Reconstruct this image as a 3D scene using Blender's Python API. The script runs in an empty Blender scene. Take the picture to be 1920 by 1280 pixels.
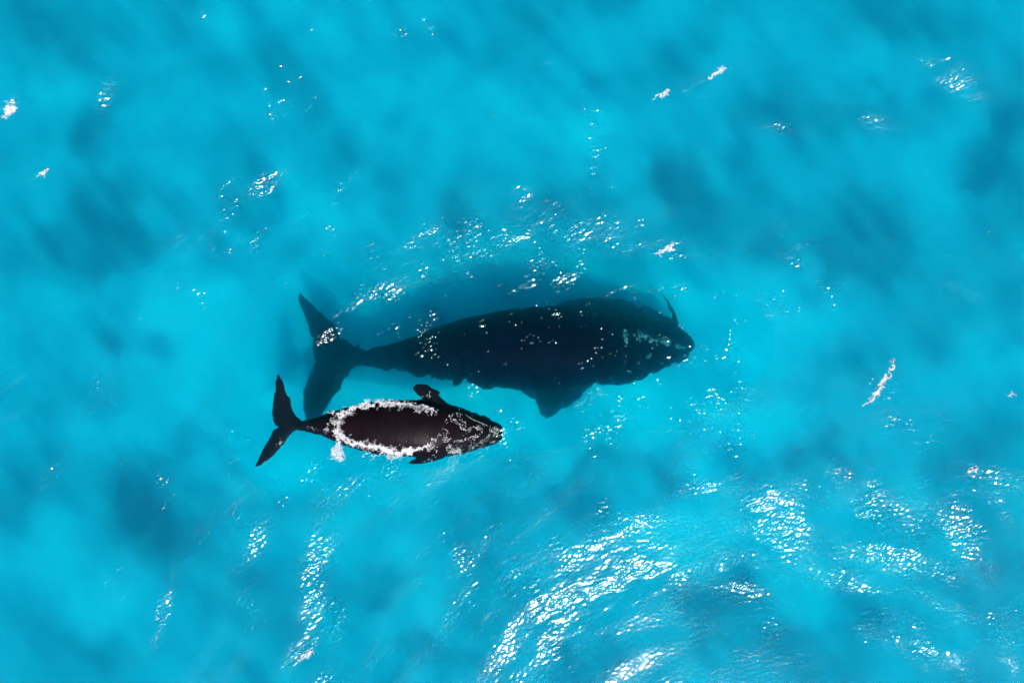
import bpy, math, random
import numpy as np
from mathutils import Vector
from mathutils.bvhtree import BVHTree

S = bpy.context.scene
C = S.collection
R = math.radians

# ---------------------------------------------------------------- camera, sky, sun, exposure
H = 24.0                                    # drone height above the water, metres
cam = bpy.data.cameras.new('camera'); cam_ob = bpy.data.objects.new('camera', cam); C.objects.link(cam_ob)
cam_ob.location = (0, 0, H); cam.lens = 24; cam.sensor_width = 36; cam.clip_end = 3000
S.camera = cam_ob
SUN_ZEN, SUN_AZ = 36.0, -67.0               # from the zenith; angle from +x (picture right)
SUN = Vector((math.sin(R(SUN_ZEN)) * math.cos(R(SUN_AZ)), math.sin(R(SUN_ZEN)) * math.sin(R(SUN_AZ)), math.cos(R(SUN_ZEN))))
W = bpy.data.worlds.new('World'); S.world = W; W.use_nodes = True
wt = W.node_tree
sky = wt.nodes.new('ShaderNodeTexSky'); sky.sky_type = 'NISHITA'; sky.sun_disc = False
sky.sun_elevation = R(90 - SUN_ZEN); sky.sun_rotation = R(90 - SUN_AZ)
wt.links.new(sky.outputs[0], wt.nodes['Background'].inputs[0]); wt.nodes['Background'].inputs[1].default_value = 0.06
sl = bpy.data.lights.new('sun', 'SUN'); sl.energy = 5.0; sl.angle = R(0.6); sl.color = (1, .98, .95)
so = bpy.data.objects.new('sun', sl); C.objects.link(so); so.rotation_euler = SUN.to_track_quat('Z', 'Y').to_euler()
S.view_settings.view_transform = 'Standard'; S.view_settings.look = 'None'; S.view_settings.gamma = 1
S.view_settings.exposure = 0.0
S.cycles.use_denoising = True
S.cycles.max_bounces = 10; S.cycles.volume_bounces = 6; S.cycles.transparent_max_bounces = 12
S.cycles.caustics_reflective = False; S.cycles.caustics_refractive = False
S.cycles.sample_clamp_indirect = 4

PXM = 1280 / H                              # photograph pixels per metre on the water


def P(px, py, z=0.0):
    """The point at height z seen at pixel (px, py) of the 1920 x 1280 photograph."""
    k = (H - z) / H / PXM
    return Vector(((px - 960) * k, (640 - py) * k, z))


# ---------------------------------------------------------------- noise and node helpers
def field(X, Y, lam, seed, octaves=3, ang=0.0, stretch=1.0):
    """Smooth value noise with wavelength lam (metres), stretched along ang."""
    ca, sa = math.cos(ang), math.sin(ang)
    U = (X * ca + Y * sa) / stretch; V = -X * sa + Y * ca
    out = np.zeros_like(U); amp = 1.0; tot = 0
    for o in range(octaves):
        rng = np.random.default_rng(seed + 31 * o)
        T = rng.standard_normal((256, 256))
        u, v = U / lam * 2, V / lam * 2
        iu, iv = np.floor(u).astype(int), np.floor(v).astype(int)
        fu, fv = u - iu, v - iv
        fu = fu * fu * fu * (fu * (fu * 6 - 15) + 10); fv = fv * fv * fv * (fv * (fv * 6 - 15) + 10)
        g = lambda a, b: T[a % 256, b % 256]
        out += amp * ((g(iu, iv) * (1 - fu) + g(iu + 1, iv) * fu) * (1 - fv) + (g(iu, iv + 1) * (1 - fu) + g(iu + 1, iv + 1) * fu) * fv)
        tot += amp * amp; amp *= .55; lam *= .5
    return out / math.sqrt(tot) * 1.5


def blobs(X, Y, rows, z=0.0):
    """Sum of soft patches: (px, py, rx px, ry px, degrees, amount)."""
    out = np.zeros_like(X)
    for (px, py, rx, ry, a, amt) in rows:
        p = P(px, py, z); k = (H - z) / H / PXM
        ca, sa = math.cos(R(a)), math.sin(R(a))
        dx, dy = X - p.x, Y - p.y
        u = (dx * ca + dy * sa) / (rx * k); v = (-dx * sa + dy * ca) / (ry * k)
        out += amt * np.exp(-(u * u + v * v) * .8)
    return out


def mesh_np(name, verts, quads, smooth=True):
    me = bpy.data.meshes.new(name)
    n, f = len(verts), len(quads)
    me.vertices.add(n); me.vertices.foreach_set('co', np.asarray(verts, np.float32).ravel())
    me.loops.add(f * 4); me.loops.foreach_set('vertex_index', np.asarray(quads, np.int32).ravel())
    me.polygons.add(f); me.polygons.foreach_set('loop_start', np.arange(0, f * 4, 4, dtype=np.int32))
    me.update(calc_edges=True); me.validate()
    if smooth: me.shade_smooth()
    return me


def link(name, me, mat, parent=None):
    o = bpy.data.objects.new(name, me); C.objects.link(o)
    if mat: me.materials.append(mat)
    if parent: o.parent = parent
    return o


def tag(o, label=None, cat=None, group=None, kind=None):
    for k, v in (('label', label), ('category', cat), ('group', group), ('kind', kind)):
        if v: o[k] = v
    return o


def grid_quads(nx, ny):
    idx = np.arange(nx * ny).reshape(ny, nx)
    return np.stack([idx[:-1, :-1], idx[:-1, 1:], idx[1:, 1:], idx[1:, :-1]], -1).reshape(-1, 4)


def attr(me, name, vals):
    a = me.attributes.new(name, 'FLOAT', 'POINT'); a.data.foreach_set('value', np.asarray(vals, np.float32).ravel())


class Mat:
    def __init__(self, name):
        self.m = bpy.data.materials.new(name); self.m.use_nodes = True; self.t = self.m.node_tree; self.t.nodes.clear()
        self.out = self.t.nodes.new('ShaderNodeOutputMaterial')

    def n(self, kind, **kw):
        x = self.t.nodes.new('ShaderNode' + kind)
        for k, v in kw.items():
            if k.startswith('_'): setattr(x, k[1:], v)
            else:
                s = x.inputs[int(k[1:])] if k[0] == 'i' and k[1:].isdigit() else x.inputs[k.replace('_', ' ')]
                if hasattr(v, 'is_linked') or isinstance(v, bpy.types.NodeSocket): self.t.links.new(v, s)
                else: s.default_value = v
        return x

    def ramp(self, fac, stops):
        x = self.t.nodes.new('ShaderNodeValToRGB'); self.t.links.new(fac, x.inputs[0])
        e = x.color_ramp.elements
        while len(e) < len(stops): e.new(.5)
        for q, (p, c) in zip(e, stops): q.position = p; q.color = (*c, 1)
        return x.outputs[0]

    def surf(self, s): self.t.links.new(s, self.out.inputs['Surface'])
    def vol(self, s): self.t.links.new(s, self.out.inputs['Volume'])


# ---------------------------------------------------------------- the seabed: pale sand with hand-placed darker and lighter patches
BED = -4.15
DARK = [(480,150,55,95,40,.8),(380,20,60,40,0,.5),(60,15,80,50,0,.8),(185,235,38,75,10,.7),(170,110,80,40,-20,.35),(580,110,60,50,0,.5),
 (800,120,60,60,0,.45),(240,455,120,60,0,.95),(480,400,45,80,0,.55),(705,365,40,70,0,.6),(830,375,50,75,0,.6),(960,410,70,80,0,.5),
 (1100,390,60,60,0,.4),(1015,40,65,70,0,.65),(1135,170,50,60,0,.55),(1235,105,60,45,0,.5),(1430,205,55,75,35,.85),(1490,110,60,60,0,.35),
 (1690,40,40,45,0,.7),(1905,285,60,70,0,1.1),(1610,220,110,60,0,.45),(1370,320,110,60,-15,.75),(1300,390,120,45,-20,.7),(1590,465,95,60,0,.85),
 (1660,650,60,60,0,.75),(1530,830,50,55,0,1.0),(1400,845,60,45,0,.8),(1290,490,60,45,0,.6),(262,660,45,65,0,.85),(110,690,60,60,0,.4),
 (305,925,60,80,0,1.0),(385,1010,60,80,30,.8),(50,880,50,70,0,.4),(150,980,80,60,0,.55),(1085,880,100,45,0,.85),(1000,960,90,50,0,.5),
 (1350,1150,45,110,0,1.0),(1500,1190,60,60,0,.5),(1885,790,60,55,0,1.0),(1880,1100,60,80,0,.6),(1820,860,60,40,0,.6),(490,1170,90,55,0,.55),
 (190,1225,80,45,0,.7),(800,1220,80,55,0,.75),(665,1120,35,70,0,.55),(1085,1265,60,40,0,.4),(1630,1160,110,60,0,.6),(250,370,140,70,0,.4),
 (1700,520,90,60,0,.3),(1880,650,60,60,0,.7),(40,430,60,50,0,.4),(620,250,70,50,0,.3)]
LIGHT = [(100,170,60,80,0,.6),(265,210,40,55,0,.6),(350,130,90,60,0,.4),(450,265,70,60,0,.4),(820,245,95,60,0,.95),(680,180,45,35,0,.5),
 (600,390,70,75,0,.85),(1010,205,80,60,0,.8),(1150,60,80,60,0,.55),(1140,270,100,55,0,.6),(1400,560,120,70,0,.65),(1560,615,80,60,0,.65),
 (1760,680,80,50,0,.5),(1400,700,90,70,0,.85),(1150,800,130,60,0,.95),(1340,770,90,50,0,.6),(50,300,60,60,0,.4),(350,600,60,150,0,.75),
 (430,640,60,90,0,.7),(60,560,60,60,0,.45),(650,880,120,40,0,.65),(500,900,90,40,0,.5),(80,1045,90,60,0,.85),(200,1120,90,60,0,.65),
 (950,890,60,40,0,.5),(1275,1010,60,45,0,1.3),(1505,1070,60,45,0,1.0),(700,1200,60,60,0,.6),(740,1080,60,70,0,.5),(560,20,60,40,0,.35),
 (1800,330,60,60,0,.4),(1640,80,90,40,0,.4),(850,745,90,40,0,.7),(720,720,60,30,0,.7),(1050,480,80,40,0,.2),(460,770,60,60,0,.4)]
def axis(half, step, far, n):
    core = np.arange(-half, half + step / 2, step)
    t = np.linspace(0, 1, n + 1)[1:]; rim = half + step + (far - half) * t ** 3
    return np.concatenate([-rim[::-1], core, rim])
bx, by = axis(27, .15, 600, 30), axis(19, .15, 600, 30)
X, Y = np.meshgrid(bx, by)
mottle = blobs(X, Y, DARK, BED) - blobs(X, Y, LIGHT, BED)
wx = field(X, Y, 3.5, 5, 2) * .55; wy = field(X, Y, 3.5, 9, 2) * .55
mottle = blobs(X + wx, Y + wy, DARK, BED) - blobs(X + wx, Y + wy, LIGHT, BED)
mottle = .46 + .54 * np.tanh(1.0 * mottle) + .08 * field(X, Y, 2.2, 17, 2, R(-55), 2.6) + .05 * field(X, Y, 1.1, 71, 2, R(-50), 4.0)
mottle = np.where((abs(X) < 27) & (abs(Y) < 19), mottle, .5 + .22 * field(X, Y, 5, 41, 3))
Z = BED + .15 * field(X, Y, 6, 3, 2) + .012 * field(X, Y, 1.3, 8, 3, R(50), 1.6)
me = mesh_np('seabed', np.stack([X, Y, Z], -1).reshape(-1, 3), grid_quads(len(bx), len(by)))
attr(me, 'mottle', np.clip(mottle, 0, 1))
M = Mat('sand')
at = M.n('Attribute', _attribute_name='mottle')
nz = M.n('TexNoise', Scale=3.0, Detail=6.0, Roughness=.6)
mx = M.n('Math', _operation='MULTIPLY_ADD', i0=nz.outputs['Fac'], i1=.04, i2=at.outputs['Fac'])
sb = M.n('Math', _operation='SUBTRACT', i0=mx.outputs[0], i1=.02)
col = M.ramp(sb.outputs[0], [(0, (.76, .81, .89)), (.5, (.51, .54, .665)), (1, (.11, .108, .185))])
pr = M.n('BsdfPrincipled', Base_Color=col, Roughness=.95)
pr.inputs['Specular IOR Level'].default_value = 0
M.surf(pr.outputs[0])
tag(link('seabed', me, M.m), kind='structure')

# ---------------------------------------------------------------- the body of water (absorbs red, scatters a little blue)
def box(name, x0, x1, y0, y1, z0, z1):
    v = [(x, y, z) for z in (z0, z1) for y in (y0, y1) for x in (x0, x1)]
    f = [(0, 2, 3, 1), (4, 5, 7, 6), (0, 1, 5, 4), (2, 6, 7, 3), (0, 4, 6, 2), (1, 3, 7, 5)]
    m = bpy.data.meshes.new(name); m.from_pydata(v, [], f); return m
M = Mat('sea_water')
SC, AB = (.0005, .003, .050), (.85, .036, .004)
FORWARD = .34                               # turbidity: light knocked slightly off its line, which softens what lies deeper
def dens(c):
    d = max(c) / .98; return d, tuple(x / d for x in c)
d, c = dens(SC)
# Volume Scatter: scattering = colour x density. Volume Absorption: absorption = (1 - colour) x density
vs = M.n('VolumeScatter', Color=(*c, 1), Density=d, Anisotropy=.2)
d2 = max(AB)
va = M.n('VolumeAbsorption', Color=(*[1 - x / d2 for x in AB], 1), Density=d2)
ad = M.n('AddShader', i0=vs.outputs[0], i1=va.outputs[0])
vf = M.n('VolumeScatter', Color=(.05, .88, 1, 1), Density=FORWARD, Anisotropy=.9)
ad = M.n('AddShader', i0=ad.outputs[0], i1=vf.outputs[0])
M.vol(ad.outputs[0])
tag(link('water', box('water', -590, 590, -590, 590, -8.5, 0), M.m), kind='structure')


# ---------------------------------------------------------------- lofted bodies
def loft(stations, seg=28, power=2.0):
    """stations: (centre, half width vector, half height). One closed tube of rings."""
    vs, fs = [], []
    for (c, u, h) in stations:
        for k in range(seg):
            t = 2 * math.pi * k / seg
            ct, st = math.cos(t), math.sin(t)
            a = math.copysign(abs(ct) ** (2 / power), ct); b = math.copysign(abs(st) ** (2 / power), st)
            vs.append(c + u * a + Vector((0, 0, h * b)))
    n = len(stations)
    for i in range(n - 1):
        for k in range(seg):
            a, b = i * seg + k, i * seg + (k + 1) % seg
            fs.append((a, b, b + seg, a + seg))
    c0 = len(vs); vs.append(stations[0][0].copy()); vs.append(stations[-1][0].copy())
    for k in range(seg):
        fs.append((c0, (k + 1) % seg, k)); e = (n - 1) * seg
        fs.append((c0 + 1, e + k, e + (k + 1) % seg))
    return vs, fs


def resample(rows, step):
    """Catmull-Rom through rows of numbers so that the loft is smooth."""
    A = np.array(rows, float); A = np.vstack([2 * A[0] - A[1], A, 2 * A[-1] - A[-2]]); out = []
    for i in range(1, len(A) - 2):
        for t in np.linspace(0, 1, step, endpoint=False):
            p0, p1, p2, p3 = A[i - 1:i + 3]
            out.append(.5 * (2 * p1 + (p2 - p0) * t + (2 * p0 - 5 * p1 + 4 * p2 - p3) * t * t + (3 * p1 - p0 - 3 * p2 + p3) * t ** 3))
    out.append(A[-2]); return out


def body_rows(rows, step=5, dz=0.0):          # (px, top py, bottom py, centre z, half height)
    st = []
    for (x, t, b, z, h) in resample(rows, step):
        z += dz
        p, q = P(x, t, z), P(x, b, z)
        st.append(((p + q) / 2, (p - q) / 2, max(h, .01)))
    return st


def limb_rows(rows, step=4, dz=0.0):          # (lead px, py, trail px, py, z, half thickness)
    st = []
    for (a, b, c, d, z, h) in resample(rows, step):
        z += dz
        p, q = P(a, b, z), P(c, d, z)
        st.append(((p + q) / 2, (p - q) / 2, max(h, .012)))
    return st


def fuse(lofts, voxel, smooth):
    vs, fs = [], []
    for (v, f) in lofts:
        o = len(vs); vs += v; fs += [tuple(i + o for i in q) for q in f]
    me = bpy.data.meshes.new('tmp'); me.from_pydata([tuple(v) for v in vs], [], fs); me.update()
    ob = bpy.data.objects.new('tmp', me); C.objects.link(ob)
    m = ob.modifiers.new('r', 'REMESH'); m.mode = 'VOXEL'; m.voxel_size = voxel; m.use_smooth_shade = True
    s = ob.modifiers.new('s', 'SMOOTH'); s.iterations = smooth; s.factor = .5
    dg = bpy.context.evaluated_depsgraph_get(); dg.update()
    out = bpy.data.meshes.new_from_object(ob.evaluated_get(dg))
    bpy.data.objects.remove(ob); bpy.data.meshes.remove(me)
    out.shade_smooth(); return out


def coords(me):
    a = np.empty(len(me.vertices) * 3, np.float32); me.vertices.foreach_get('co', a); return a.reshape(-1, 3).astype(float)


def ragged(me, amp, seed, direction=(-.35, -1.0), lam=.55):
    """Folds and ripples of the skin edge: shifts along one direction in narrow streaks, plus a general wobble."""
    co = coords(me); x, y = co[:, 0], co[:, 1]
    d = np.array(direction) / np.hypot(*direction)
    ang = math.atan2(d[1], d[0])
    a = amp(x, y) if callable(amp) else amp
    s = field(x, y, lam, seed, 3, ang, 4.0) * a * np.clip(.5 + .7 * field(x, y, lam * 4, seed + 9, 2), 0, 1.6)
    co[:, 0] += d[0] * s; co[:, 1] += d[1] * s
    co[:, 0] += field(x, y, lam * 1.3, seed + 3, 2) * a * .55; co[:, 1] += field(x, y, lam * 1.3, seed + 4, 2) * a * .55
    me.vertices.foreach_set('co', co.astype(np.float32).ravel()); me.update()
    attr(me, 'above_water', np.clip(co[:, 2] / .06, 0, 1))


def whale_skin(name, base, patch, rough, nscale):
    M = Mat(name)
    tc = M.n('TexCoord')
    n1 = M.n('TexNoise', Vector=tc.outputs['Object'], Scale=nscale, Detail=8.0, Roughness=.65)
    col = M.ramp(n1.outputs['Fac'], [(.35, base), (.62, tuple(b * 1.5 for b in base)), (.80, patch)])
    n2 = M.n('TexNoise', Vector=tc.outputs['Object'], Scale=nscale * 9, Detail=4.0)
    bp = M.n('Bump', Strength=.12, Distance=.03, Height=n2.outputs['Fac'])
    dry = M.n('Attribute', _attribute_name='above_water')          # wet skin in air shines, skin in water does not
    sp = M.n('MapRange', Value=dry.outputs['Fac'], To_Min=.02, To_Max=.09)
    p = M.n('BsdfPrincipled', Base_Color=col, Roughness=rough, Normal=bp.outputs[0], Specular_IOR_Level=sp.outputs[0])
    M.surf(p.outputs[0]); return M.m


def callosity_mat(name, c0, c1):
    M = Mat(name); tc = M.n('TexCoord')
    n1 = M.n('TexNoise', Vector=tc.outputs['Object'], Scale=14.0, Detail=6.0, Roughness=.7)
    col = M.ramp(n1.outputs['Fac'], [(.38, c0), (.6, c1)])
    bp = M.n('Bump', Strength=.6, Distance=.04, Height=n1.outputs['Fac'])
    p = M.n('BsdfPrincipled', Base_Color=col, Roughness=.8, Normal=bp.outputs[0])
    M.surf(p.outputs[0]); return M.m


def bvh_of(me):
    return BVHTree.FromPolygons([v.co.copy() for v in me.vertices], [tuple(p.vertices) for p in me.polygons])


def crust(bvh, px, py, z, rx, ry, ang, seed, height, parent, mat, ref=True):
    """A rough raised callosity that follows the skin below it."""
    c = P(px, py, z); k = (H - z) / H / PXM; n = 40
    g = np.linspace(-1.25, 1.25, n); U, V = np.meshgrid(g, g)
    ca, sa = math.cos(R(ang)), math.sin(R(ang))
    Xc = c.x + (U * rx * ca - V * ry * sa) * k; Yc = c.y + (U * rx * sa + V * ry * ca) * k
    rim = 1 - np.sqrt(U * U + V * V) + .22 * field(Xc, Yc, .22, seed, 3)
    zz = np.full(U.size, np.nan)
    for i, (x, y) in enumerate(zip(Xc.ravel(), Yc.ravel())):
        hit = bvh.ray_cast(Vector((x, y, 5)), Vector((0, 0, -1)))
        if hit[0] is not None: zz[i] = hit[0].z
    top = zz + np.clip(rim.ravel(), 0, .5) * height * 2 * (1 + .5 * field(Xc, Yc, .1, seed + 1, 2).ravel()) - .015
    q = grid_quads(n, n)
    ok = (np.nan_to_num(rim.ravel()[q], nan=-1) > 0).all(1) & ~np.isnan(top[q]).any(1)
    q = q[ok]
    if not len(q): return
    u, inv = np.unique(q, return_inverse=True); q = inv.reshape(-1, 4)
    v = np.stack([Xc.ravel()[u], Yc.ravel()[u], top[u]], -1)
    w = v.copy(); w[:, 2] -= height + .05
    # walls round the rim, so that it is a solid lump
    e = np.concatenate([q[:, [0, 1]], q[:, [1, 2]], q[:, [2, 3]], q[:, [3, 0]]])
    key = {(a, b) for a, b in e.tolist()}
    wall = [(a, a + len(v), b + len(v), b) for a, b in e.tolist() if (b, a) not in key]
    Q = np.concatenate([q, q[:, ::-1] + len(v), np.array(wall)])
    me = mesh_np('callosity', np.concatenate([v, w]), Q)
    return link('callosity', me, mat, parent)


# ---------------------------------------------------------------- the mother, wholly under water
DEEP = .62
mother_lofts = [
    loft(body_rows([(596,662,672,-2.78,.05),(620,652,684,-2.76,.10),(650,648,690,-2.74,.20),(690,653,686,-2.7,.40),(720,647,691,-2.65,.55),(760,636,700,-2.6,.75),(800,621,708,-2.55,.95),(850,603,717,-2.5,1.15),
                    (900,590,724,-2.5,1.32),(960,579,728,-2.5,1.42),(1020,574,730,-2.5,1.45),(1080,577,726,-2.5,1.40),(1130,584,718,-2.6,1.28),
                    (1170,590,712,-2.75,1.10),(1205,596,706,-2.85,.95),(1240,601,694,-2.9,.78),(1268,608,681,-2.9,.6),(1288,622,668,-2.85,.42),(1299,638,655,-2.8,.2)], dz=DEEP), 40),
    # lower jaw and the far lip, deeper than the head
    loft(body_rows([(1000,585,660,-3.4,.8),(1080,560,660,-3.75,.8),(1150,558,665,-3.85,.75),(1210,574,665,-3.8,.65),(1252,594,668,-3.5,.5),(1285,620,662,-3.15,.3)], dz=DEEP), 28),
    # near lip bulge
    loft(body_rows([(1090,690,722,-2.6,.5),(1135,680,722,-2.7,.6),(1165,680,722,-2.7,.55),(1205,680,708,-2.6,.45),(1250,670,690,-2.5,.3)], dz=DEEP), 20),
    # flukes
    loft(limb_rows([(700,666,600,670,-2.75,.18),(670,660,594,664,-2.75,.18),(650,643,587,654,-2.75,.16),(629,609,579,626,-2.8,.13),(600,582,572,598,-2.85,.10),(580,562,566,574,-2.9,.07),(564,547,560,551,-2.95,.03)], dz=DEEP), 24),
    loft(limb_rows([(700,678,598,668,-2.75,.20),(672,688,592,678,-2.75,.19),(655,703,583,692,-2.75,.16),(641,725,575,715,-2.7,.14),(626,748,569,740,-2.65,.11),(610,770,566,765,-2.6,.08),(594,788,568,784,-2.6,.05),(580,798,572,796,-2.6,.03)], dz=DEEP), 24),
    # near flipper: broad spade
    loft(limb_rows([(1140,675,925,675,-2.6,.40),(1132,702,944,702,-2.7,.32),(1112,724,968,722,-2.8,.25),(1090,745,990,742,-2.9,.19),(1068,762,1004,758,-2.95,.14),(1046,775,1012,772,-3.0,.10),(1030,785,1020,783,-3.0,.05)], dz=DEEP), 28),
    # far flipper, slender and swept forward
    loft(limb_rows([(1280,624,1258,620,-2.7,.13),(1271,600,1261,598,-2.8,.10),(1260,577,1253,576,-2.9,.07),(1246,556,1242,556,-3.0,.04),(1230,533,1228,533,-2.9,.02)], dz=DEEP), 16),
]
me = fuse(mother_lofts, .05, 4)
ragged(me, lambda x, y: .024 + .02 * np.clip(-5.0 - x, 0, 1) + .024 * np.clip(-y - .5, 0, 1) * np.clip(x + 5.5, 0, 1) + .022 * np.clip(x - 3.0, 0, 1), 101, (-.35, -1), .6)
co = coords(me)                              # the fluke edges waver
tail = np.clip((-5.3 - co[:, 0]) / .6, 0, 1)
co[:, 0] += tail * (.028 * field(co[:, 0], co[:, 1], .9, 171, 3, R(70), 1.6)); co[:, 1] += tail * .015 * field(co[:, 0], co[:, 1], .7, 172, 2)
me.vertices.foreach_set('co', co.astype(np.float32).ravel()); me.update()
mother = link('whale', me, whale_skin('mother_skin', (.0015, .0022, .010), (.006, .010, .026), .6, .9))
tag(mother, 'large dark whale wholly under the turquoise surface, above the calf', 'whale', 'two whales swimming side by side')
mb = bvh_of(me)
cm = callosity_mat('mother_callosity', (.06, .07, .075), (.32, .36, .38))
for i, (px, py, rx, ry, a, h) in enumerate([(1168,632,5,15,5,.05),(1197,629,15,10,0,.06),(1222,637,8,6,10,.06),(1246,640,15,7,-10,.07),(1275,650,9,5,-25,.06),(1212,668,6,4,40,.05)]):
    o = crust(mb, px, py, -1.7, rx, ry, a, 300 + i * 7, h, mother, cm)

# ---------------------------------------------------------------- the calf at the surface, its back dry
calf_lofts = [
    loft(body_rows([(548,796,803,-.60,.10),(572,788,808,-.62,.20),(590,783,812,-.62,.32),(610,776,818,-.60,.43),(640,766,832,-.57,.62),(680,757,844,-.54,.77),
                    (720,752,851,-.53,.84),(760,750,855,-.53,.86),(800,751,857,-.56,.82),(835,756,856,-.66,.72),(865,764,850,-.70,.62),(895,776,842,-.66,.52),
                    (918,786,835,-.62,.43),(934,794,828,-.58,.33),(942,802,820,-.55,.18)]), 48, 2.15),
    loft(limb_rows([(572,790,538,804,-.60,.10),(557,780,516,797,-.60,.09),(550,768,510,780,-.6,.08),(545,752,510,762,-.58,.07),(538,735,513,744,-.55,.06),(531,718,516,724,-.5,.045),(523,701,518,703,-.48,.02)]), 20),
    loft(limb_rows([(572,806,536,800,-.60,.10),(556,806,514,804,-.60,.09),(545,815,507,816,-.6,.08),(533,831,497,834,-.58,.07),(519,847,488,851,-.55,.06),(504,861,480,866,-.52,.045),(487,874,477,875,-.5,.02)]), 20),
    loft(limb_rows([(862,775,800,772,-.62,.22),(842,758,798,756,-.55,.15),(828,745,787,744,-.50,.11),(821,736,777,734,-.46,.09),(811,727,774,726,-.44,.07),(798,720,780,720,-.44,.04)]), 20),
    loft(limb_rows([(812,727,800,733,-.45,.05),(822,732,812,738,-.45,.04),(828,736,824,738,-.45,.02)]), 12),
    loft(limb_rows([(845,842,790,842,-.66,.22),(836,856,790,852,-.60,.15),(815,864,780,859,-.58,.11),(796,868,769,864,-.56,.08),(776,870,764,868,-.55,.04)]), 20),
]
me = fuse(calf_lofts, .035, 4)
ragged(me, lambda x, y: .008 + .006 * np.clip(-7 - x, 0, 1) + .004 * np.clip(x + 2.5, 0, 1), 131, (-.3, -1), .3)
calf = link('whale', me, whale_skin('calf_skin', (.0085, .0040, .0068), (.017, .0085, .0125), .45, 1.3))
tag(calf, 'small dark whale calf with its bare back out of the water ringed by white foam', 'whale', 'two whales swimming side by side')
cb = bvh_of(me)
cc = callosity_mat('calf_callosity', (.10, .075, .07), (.52, .42, .38))
for i, (px, py, rx, ry, a, h) in enumerate([(857,763,10,6,-30,.04),(895,803,6,5,30,.04),(880,806,5,4,0,.03),(929,810,9,8,0,.05),(915,818,5,4,20,.03),(852,848,12,5,10,.04),(906,797,5,2.5,-35,.03)]):
    crust(cb, px, py, 0, rx, ry, a, 400 + i * 7, h, calf, cc)
# pale line of the lip
pts = resample([(871,777),(884,786),(899,792),(914,798)], 8)
vs, fs = [], []
for j, (px, py) in enumerate(pts):
    p = P(px, py, -.1); hit = cb.ray_cast(Vector((p.x, p.y, 5)), Vector((0, 0, -1)))
    z = hit[0].z if hit[0] else -.3
    w = .018 * math.sin(math.pi * (j + .5) / len(pts)) + .006
    vs.append((Vector((p.x, p.y, z)), Vector((.45 * w, .9 * w, 0)), .022))
link('lip_line', (lambda m: (m.from_pydata([tuple(v) for v in loft(vs, 8)[0]], [], loft(vs, 8)[1]), m.shade_smooth(), m)[2])(bpy.data.meshes.new('lip_line')), cc, calf)
# blowholes: two slits on the crown
for s in (-1, 1):
    p = P(848, 801 + 4 * s); hit = cb.ray_cast(Vector((p.x, p.y, 5)), Vector((0, 0, -1)))
    z = hit[0].z
    st = [(Vector((p.x + t * .11, p.y + s * .03 * (1 - t * t), z + .004)), Vector((0, .022 * (1.02 - t * t), 0)), .014) for t in np.linspace(-1, 1, 9)]
    m = bpy.data.meshes.new('blowhole'); v, f = loft(st, 8); m.from_pydata([tuple(q) for q in v], [], f)
    link('blowhole', m, cc if False else calf.data.materials[0], calf)

# ---------------------------------------------------------------- the rippled surface of the water
STEP = .03
gx, gy = axis(20.4, STEP, 590, 26), axis(14.4, STEP, 590, 26)
nx, ny = len(gx), len(gy)
X, Y = np.meshgrid(gx, gy)
core = (abs(X) <= 20.4 + STEP / 2) & (abs(Y) <= 14.4 + STEP / 2)
# patches of wave face that catch the sun: (px, py, rx, ry, degrees, amount)
GL = [(1110,1130,90,70,35,1.0),(1240,1072,60,32,0,.9),(1410,1070,55,45,45,1.7),(1455,970,60,36,20,1.2),(1612,915,40,30,0,1.2),(1690,1020,90,40,-10,1.2),
 (1860,905,50,30,0,1.1),(1800,1000,50,34,-30,1.0),(1560,1090,40,28,20,.7),(1725,1215,80,24,-20,1.1),(1370,1235,34,40,60,.7),(1010,1190,40,60,60,.6),
 (590,1080,24,110,-8,.55),(570,1235,36,30,30,.8),(302,1150,12,80,-14,.8),(985,435,44,32,45,.6),(985,365,26,26,0,.6),(1130,440,40,30,0,.6),(1260,468,40,22,0,.5),
 (1500,465,34,26,-40,.7),(800,455,50,18,30,.6),(500,345,36,14,35,.6),(485,400,12,50,-10,.6),(440,465,24,18,30,.6),(1080,535,120,24,0,.55),(820,655,20,12,0,.35),
 (1115,650,22,10,0,.4),(1243,640,24,10,0,.4),(730,545,50,18,25,.45),(700,615,26,18,25,.5),(615,628,24,12,30,.5),
 (1790,150,50,26,-30,.6),(1640,230,26,16,0,.5),(1550,200,40,16,0,.4),(1330,145,34,14,20,.6),(1400,113,20,8,0,.4),(1450,235,40,14,-20,.4),(1605,365,40,26,-30,.6),
 (85,328,30,10,20,.6),(200,190,12,60,-15,.5),(20,200,16,34,0,.8),(40,740,22,50,-25,.5),(420,1000,20,20,40,.5),(480,1010,20,40,-10,.5),(440,950,20,12,30,.5),
 (650,915,34,10,10,.5),(860,1070,40,60,40,.45),(960,1060,40,40,0,.4),(1890,485,26,14,0,.5),(1800,540,40,14,-20,.4),(660,560,40,16,35,.4),(310,10,10,16,30,.4),
 (1690,800,40,16,-30,.6),(1640,745,20,10,0,.5),(1540,900,40,14,20,.6),(1740,130,60,20,-10,.4),(1430,575,50,16,-25,.3),(1280,1160,40,20,10,.6),(1200,980,60,16,25,.5),
 (1350,905,40,10,15,.4),(1900,1240,16,24,0,.6),(1750,1130,60,14,-10,.4),(640,770,30,40,60,.4),(720,760,60,12,0,.3),(540,960,40,10,0,.3),(740,740,50,20,0,.3),
 (1640,1110,40,12,-20,.5),(940,1240,30,30,40,.7),(870,1180,40,30,20,.4),(1300,930,40,12,20,.4),(380,1010,30,40,0,.3),(150,1010,30,20,0,.25),(370,450,60,20,10,.3)]
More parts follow.
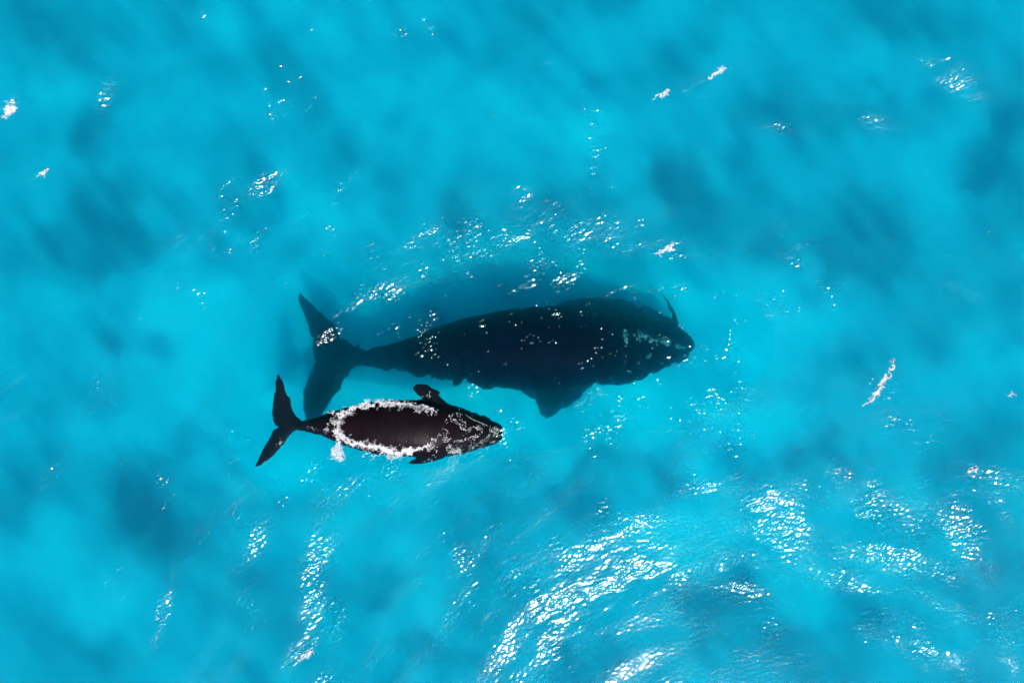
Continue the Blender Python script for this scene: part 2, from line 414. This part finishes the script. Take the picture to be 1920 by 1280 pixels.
GL += [(1290,1190,75,60,0,-1.0),(1180,1240,80,36,0,-1.0),(1320,1000,45,40,0,-.6),(1250,1260,120,30,0,-.8),(1500,1180,60,50,0,-.8),(1790,950,30,20,0,.6),(1650,960,30,16,0,.8),(1740,1060,50,16,-20,.7),(1890,960,20,20,0,.8)]
mask = np.clip(blobs(X, Y, GL), 0, 1.2)
brk = field(X, Y, 1.5, 77, 2, R(35), 1.8); brk2 = field(X, Y, .55, 78, 3, R(20), 2.2)
mask = np.clip(mask * 1.1 * np.clip(.50 + .55 * brk + .38 * brk2, 0, 1.4), 0, 1.3)
# wider stretches of broken chop where stray facets flash
speck = np.clip(blobs(X, Y, [(1000,640,290,75,0,.85),(1230,640,80,50,0,.6),(1020,490,260,100,0,.8),(1480,1040,430,190,8,.55),(600,1110,90,180,0,.7),(690,620,90,90,0,.8),
 (740,800,260,110,0,.2),(1640,200,190,90,0,.7),(920,1080,160,150,0,.7),(480,420,90,110,0,.5),(1750,520,180,120,0,.5),(440,1000,90,90,0,.5),(60,760,70,120,0,.4),(1320,560,120,60,0,.4),
 (760,100,160,60,0,.3),(180,230,90,140,0,.35),(280,1130,80,140,0,.4),(1700,1200,220,80,0,.6)]), 0, 1) * np.clip(.5 + .6 * field(X, Y, 1.3, 91, 3), 0, 1.4)
# needed slope for the sun's mirror image
Vx, Vy, Vz = -X, -Y, np.full_like(X, H); L = np.sqrt(Vx**2 + Vy**2 + Vz**2)
hx, hy, hz = Vx / L + SUN.x, Vy / L + SUN.y, Vz / L + SUN.z
rx_, ry_ = -hx / hz, -hy / hz
# bands of waves by FFT on the even core grid
cx = np.where(abs(gx) <= 20.4 + STEP / 2)[0]; cy = np.where(abs(gy) <= 14.4 + STEP / 2)[0]
sx, sy = slice(cx[0], cx[-1] + 1), slice(cy[0], cy[-1] + 1)
mx_, my_ = len(cx), len(cy)
KX, KY = np.meshgrid(2 * np.pi * np.fft.fftfreq(mx_, STEP), 2 * np.pi * np.fft.fftfreq(my_, STEP))
K = np.hypot(KX, KY); K[0, 0] = 1e9; TH = np.arctan2(KY, KX)
def band(lam, width, theta, spread, seed, rms_deg):
    rng = np.random.default_rng(seed)
    F = np.fft.fft2(rng.standard_normal((my_, mx_)))
    k0 = 2 * np.pi / lam
    A = np.exp(-(np.log(K / k0) / width) ** 2 / 2) * (.06 + np.exp(spread * (np.cos(2 * (TH - theta)) - 1)))
    Hh = F * A / K
    z = np.real(np.fft.ifft2(Hh)); zx = np.real(np.fft.ifft2(1j * KX * Hh)); zy = np.real(np.fft.ifft2(1j * KY * Hh))
    s = math.tan(R(rms_deg)) / math.sqrt((zx ** 2 + zy ** 2).mean() / 2)
    return z * s
mk = mask[sy, sx]; rqx, rqy = rx_[sy, sx], ry_[sy, sx]
need = np.degrees(np.arctan(np.hypot(rqx, rqy)))
far = np.clip((need - 8) / 10, 0, 1)
Xs, Ys = X[sy, sx], Y[sy, sx]
def grads(z):
    F = np.fft.fft2(z); return np.real(np.fft.ifft2(1j * KX * F)), np.real(np.fft.ifft2(1j * KY * F))
def integrate(ax, ay, soft):
    D = (-1j * KX * np.fft.fft2(ax) - 1j * KY * np.fft.fft2(ay)) / K ** 2
    return np.real(np.fft.ifft2(D * np.exp(-(soft * K) ** 2)))
swell = band(5.0, .4, R(150), 1.0, 11, 2.2) + band(1.6, .4, R(130), 1.0, 12, 2.0)
# beyond the patches the faces lean off the sun's mirror angle
away = .8 * np.clip((15 - need) / 6, 0, 1) * np.clip(1 - mk * 1.3, 0, 1)
swell += integrate(-rqx * away, -rqy * away, .05)
for it in range(4):                          # tilt the wave faces in the patches towards the sun
    ax, ay = grads(swell)
    swell += integrate((rqx - ax) * np.clip(mk, 0, 1) * .8, (rqy - ay) * np.clip(mk, 0, 1) * .8, .05)
spots = np.clip(field(Xs, Ys, 3.2, 61, 2) - .25, 0, 1) * np.clip(field(Xs, Ys, .7, 62, 2) - .1, 0, 1) * 1.6   # stray steep chop
spots *= .5 + 1.2 * far
calm = .30 + np.clip(mk, 0, 1) * (.70 + .35 * far)
Zc = swell + band(.5, .35, R(120), 1.2, 13, 2.6) * calm + band(.2, .3, R(115), 1.0, 14, 5.0) * (calm + spots * .9 + speck[sy, sx] * .55) + band(.12, .25, R(100), .8, 15, 3.6) * (calm * .7 + spots + speck[sy, sx])
# lie quiet round the calf, whose body holds the water still
cal = blobs(X, Y, [(730, 802, 175, 62, 0, 1.0)])[sy, sx]
Zc *= 1 - .85 * np.clip(cal * 1.4, 0, 1)
edge = np.clip(np.minimum(np.minimum(np.arange(mx_), np.arange(mx_)[::-1])[None, :], np.minimum(np.arange(my_), np.arange(my_)[::-1])[:, None]) / 12, 0, 1)
Z = .05 * field(X, Y, 4, 21, 3); Z = np.where(core, 0, Z * np.clip((np.maximum(abs(X) - 20.4, abs(Y) - 14.4)) / 4, 0, 1))
Z[sy, sx] = (Zc - Zc.mean()) * edge
Z += .012
quads = grid_quads(nx, ny)
# over the two whales the film keeps only the wavelets steep enough to flash; elsewhere it is whole
Zy, Zx = np.gradient(Z[sy, sx], STEP)
dev = np.full_like(Z, 0.0); dev[sy, sx] = np.degrees(np.arctan(np.hypot(Zx - rx_[sy, sx], Zy - ry_[sy, sx])))
whales = np.clip(blobs(X, Y, [(1000,650,330,110,0,1.6),(600,670,80,150,0,1.6),(730,802,190,62,0,1.8),(520,790,60,110,0,1.6),(1200,640,150,110,0,1.6),(1030,750,90,60,0,1.4)]), 0, 2)
over = (whales > .5).ravel()[quads].all(1); flash = (dev < 6).ravel()[quads].any(1)
quads = quads[~over | flash]
used, inv = np.unique(quads, return_inverse=True)
me = mesh_np('water_surface', np.stack([X, Y, Z], -1).reshape(-1, 3)[used], inv.reshape(-1, 4))
M = Mat('water_film')
fr = M.n('Fresnel', IOR=1.33)
tr = M.n('BsdfTransparent'); g1 = M.n('BsdfGlossy', Roughness=.13); g2 = M.n('BsdfGlossy', Roughness=.30)      # wavelets, and the fine capillary shimmer on them
gl = M.n('MixShader', i0=.2, i1=g1.outputs[0], i2=g2.outputs[0])
ms = M.n('MixShader', i0=M.n('Math', _operation='MINIMUM', i0=fr.outputs[0], i1=.06).outputs[0], i1=tr.outputs[0], i2=gl.outputs[0])
M.surf(ms.outputs[0])
tag(link('water_surface', me, M.m), kind='structure')
print('film faces', len(quads), 'dropped over whales', int((over & ~flash).sum()), 'of', int(over.sum()))

# ---------------------------------------------------------------- foam
M = Mat('sea_foam')
at = M.n('Attribute', _attribute_name='thickness')
tc = M.n('TexCoord')
vo = M.n('TexNoise', Vector=tc.outputs['Object'], Scale=38.0, Detail=6.0, Roughness=.6)
ad = M.n('Math', _operation='ADD', i0=at.outputs['Fac'], i1=vo.outputs['Fac'])
al = M.n('MapRange', Value=ad.outputs[0], From_Min=.70, From_Max=1.45, To_Min=.0, To_Max=1.0)
bp = M.n('Bump', Strength=.7, Distance=.05, Height=vo.outputs['Fac'])
fc = M.ramp(vo.outputs['Fac'], [(.30, (.54, .53, .58)), (.60, (.82, .80, .82))])
p = M.n('BsdfPrincipled', Base_Color=fc, Roughness=.7, Alpha=al.outputs[0], Normal=bp.outputs[0])
M.surf(p.outputs[0]); FOAM = M.m


def foam_mesh(name, x0, x1, y0, y1, res, density, height, lift=None, largest=False):
    """A raft of foam: a lumpy solid skin wherever density(px, py, X, Y) > 0."""
    a, b = P(x0, y1), P(x1, y0)
    gx = np.arange(a.x, b.x, res); gy = np.arange(a.y, b.y, res)
    X, Y = np.meshgrid(gx, gy)
    d = density(X * PXM + 960, 640 - Y * PXM, X, Y)
    q = grid_quads(len(gx), len(gy)); q = q[(d.ravel()[q] > 0).all(1)]
    if not len(q): return None
    if largest:
        lab = np.arange(X.size)
        while True:
            m = lab[q].min(1); old = lab.copy()
            for k in range(4): np.minimum.at(lab, q[:, k], m)
            if (lab == old).all(): break
        ids, cnt = np.unique(lab[q[:, 0]], return_counts=True); q = q[lab[q[:, 0]] == ids[cnt.argmax()]]
    u, inv = np.unique(q, return_inverse=True); q = inv.reshape(-1, 4)
    x, y, dd = X.ravel()[u], Y.ravel()[u], d.ravel()[u]
    base = np.full_like(x, .02)
    ix = np.clip(np.searchsorted(globals()['gx_film'], x), 0, nx - 1); iy = np.clip(np.searchsorted(globals()['gy_film'], y), 0, ny - 1)
    base = np.maximum(Z_film[iy, ix], -.05) + .012
    if lift is not None:
        for i in range(len(x)):
            h = lift.ray_cast(Vector((x[i], y[i], 5)), Vector((0, 0, -1)))
            if h[0] is not None: base[i] = max(base[i], h[0].z + .01)
    top = base + height * np.clip(dd, 0, 1) ** .6 * (.7 + .35 * field(x, y, .16, 5, 3))
    v = np.stack([x, y, top], -1); w = np.stack([x, y, base - .008], -1)
    e = np.concatenate([q[:, [0, 1]], q[:, [1, 2]], q[:, [2, 3]], q[:, [3, 0]]]); key = set(map(tuple, e.tolist()))
    wall = [(a_, a_ + len(v), b_ + len(v), b_) for a_, b_ in e.tolist() if (b_, a_) not in key]
    Q = np.concatenate([q, np.array(wall).reshape(-1, 4)])
    me = mesh_np(name, np.concatenate([v, w]), Q)
    attr(me, 'thickness', np.concatenate([dd, dd * 0]))
    return me
gx_film, gy_film, Z_film = gx, gy, Z


def dist_poly(px, py, poly, closed):
    """Distance in pixels to a polyline and the interpolated width there: poly rows (px, py, half width)."""
    best = np.full(px.shape, 1e9)
    pts = poly + [poly[0]] if closed else poly
    for (a, b, wa), (c, d, wb) in zip(pts[:-1], pts[1:]):
        ux, uy = c - a, d - b; l2 = ux * ux + uy * uy
        t = np.clip(((px - a) * ux + (py - b) * uy) / l2, 0, 1)
        dd = np.hypot(px - a - t * ux, py - b - t * uy) / (wa + (wb - wa) * t)
        best = np.minimum(best, dd)
    return best


RING = [(632,800,9),(634,785,9),(646,774,8),(662,768,6),(680,761,6),(700,757,6.5),(720,755,7),(745,756,7),(770,759,7),(790,764,6),(806,770,5),(818,775,3)]
RING2 = [(632,800,9),(638,815,7),(650,826,6),(668,832,7),(690,833,8),(706,836,9),(722,843,8),(745,847,9),(768,846,8),(785,842,6),(798,836,5),(806,829,4)]
WEB = [[(836,789,1.6),(843,787,2),(852,788,2.2),(860,793,2),(866,800,2.6),(876,803,2.6),(886,806,2)],[(832,800,1.6),(838,810,2),(832,820,2.4),(842,826,2),(850,820,2),(858,830,2)],
 [(866,800,2),(872,792,2),(866,783,1.5),(860,776,1.4)],[(846,775,1.3),(848,784,1.6)],[(858,830,2.2),(868,822,2),(878,826,2),(892,820,2),(904,812,1.6)],[(806,829,3),(818,822,2.4),(826,814,2)],
 [(798,740,1.6),(806,737,2),(811,734,1.4)],[(790,746,1.4),(800,744,1.6)],[(842,838,2),(852,846,4),(862,848,3),(868,856,2)],[(880,838,1.6),(896,832,1.6),(908,824,1.5)],[(806,838,3),(816,832,3),(818,846,2)],
 [(886,806,2),(898,803,2.6),(906,808,2)],[(800,812,1.6),(803,818,2)],[(760,826,1.8),(764,824,1.8)],[(812,856,2),(804,862,1.6),(794,870,1.4)],[(578,802,1.2),(586,796,1.4),(592,800,1.2)],
 [(530,822,1.2),(524,834,1.4),(516,842,1.2)],[(606,803,2),(612,798,2.4),(610,812,2)],[(918,800,2),(926,806,2.4),(934,804,2)],[(838,846,1.4),(846,838,1.4),(856,838,1.4)]]
TUFT = [(630,815,5),(634,828,5),(632,842,8),(628,850,11),(640,852,8),(637,862,5)]
WISP = [[(676,854,2),(684,850,3),(692,846,3)],[(694,860,2),(704,854,2.6),(712,850,2)],[(726,858,3),(740,856,4),(752,852,4)],[(616,776,4),(626,770,3)],[(622,790,3),(614,795,2)]]


def calf_foam(px, py, X, Y):
    n1 = field(X, Y, .30, 201, 4); n2 = field(X, Y, .07, 207, 2)
    wx_, wy_ = px + 2.2 * n1 + 1.0 * n2, py + 2.2 * field(X, Y, .34, 211, 4) + 1.6 * field(X, Y, .12, 213, 2)
    d = 1.46 - dist_poly(wx_, wy_, RING, False)
    d = np.maximum(d, 1.46 - dist_poly(wx_, wy_, RING2, False)); d = np.maximum(d, 1.45 - dist_poly(wx_, wy_, TUFT, False))
    for w in WISP: d = np.maximum(d, 1.3 - dist_poly(wx_, wy_, w, False))
    d = d * .8 + .05 * n2 + .07 * n1
    for w in WEB: d = np.maximum(d, (.84 - .55 * dist_poly(wx_, wy_, w, False) + .16 * n2) * .9)
    return d - .10
me = foam_mesh('foam', 500, 950, 700, 895, .012, calf_foam, .03, cb)
foam = link('foam', me, FOAM)
tag(foam, 'broken ring of white foam washing round the bare back of the calf', 'foam', kind='stuff')

CAPS = [
 ('long crooked white foam streak on open water right of the larger whale', [[(1673,672,2.2),(1671,682,2.8),(1668,693,2.8),(1663,702,3.4),(1657,709,5),(1650,715,3.4),(1646,725,4.5),(1642,736,5.5),(1636,744,5),(1626,751,4),(1614,757,2)]]),
 ('short slanting white foam streak, the lower of the two at top centre right', [[(1221,187,3),(1232,182,4.5),(1243,179,4),(1253,173,3)]]),
 ('short bright foam streak, the upper of the two at top centre right', [[(1331,149,3),(1341,142,5),(1349,137,5.5),(1358,131,3)]]),
 ('pair of touching foam puffs above the head of the larger whale', [[(1231,475,3.5),(1240,471,5),(1247,469,4),(1252,465,7),(1259,461,7.5),(1264,466,4)]]),
 ('ragged foam patch at the left edge of the picture', [[(10,222,4),(16,212,6),(22,206,8),(30,200,5)]]),
 ('small rounded foam puff among the glitter near the right edge', [[(1809,880,5),(1816,877,7),(1820,882,4)]]),
 ('oblong foam puff near the bottom edge, left of the glitter', [[(562,1236,4),(572,1228,8),(584,1220,4)]]),
 ('small pale foam fleck beside the right edge above the dark water', [[(1876,739,1.5),(1886,738,2.5),(1894,737,2.5)]]),
 ('faint thin foam streak at upper left', [[(74,334,1.5),(86,327,4),(96,320,2.5)]]),
]
for i, (label, lines) in enumerate(CAPS):
    al_ = [q for l in lines for q in l]
    x0, x1 = min(q[0] for q in al_) - 14, max(q[0] for q in al_) + 14; y0, y1 = min(q[1] for q in al_) - 14, max(q[1] for q in al_) + 14
    def cap(px, py, X, Y, lines=lines, i=i):
        n1 = field(X, Y, .3, 501 + i * 11, 4); n2 = field(X, Y, .1, 503 + i * 11, 3)
        d = np.full(px.shape, -1.0)
        for l in lines: d = np.maximum(d, 1 - dist_poly(px + 1.8 * n1 + .6 * n2, py + 1.8 * field(X, Y, .3, 507 + i * 11, 4) + .6 * n2, l, False))
        return 1.1 * d + .08 * n2 + .25
    me = foam_mesh('foam_streak', x0, x1, y0, y1, .014, cap, .05, None, True)
    if me: tag(link('foam_streak', me, FOAM), label, 'foam streak', 'foam streaks scattered over the open water')
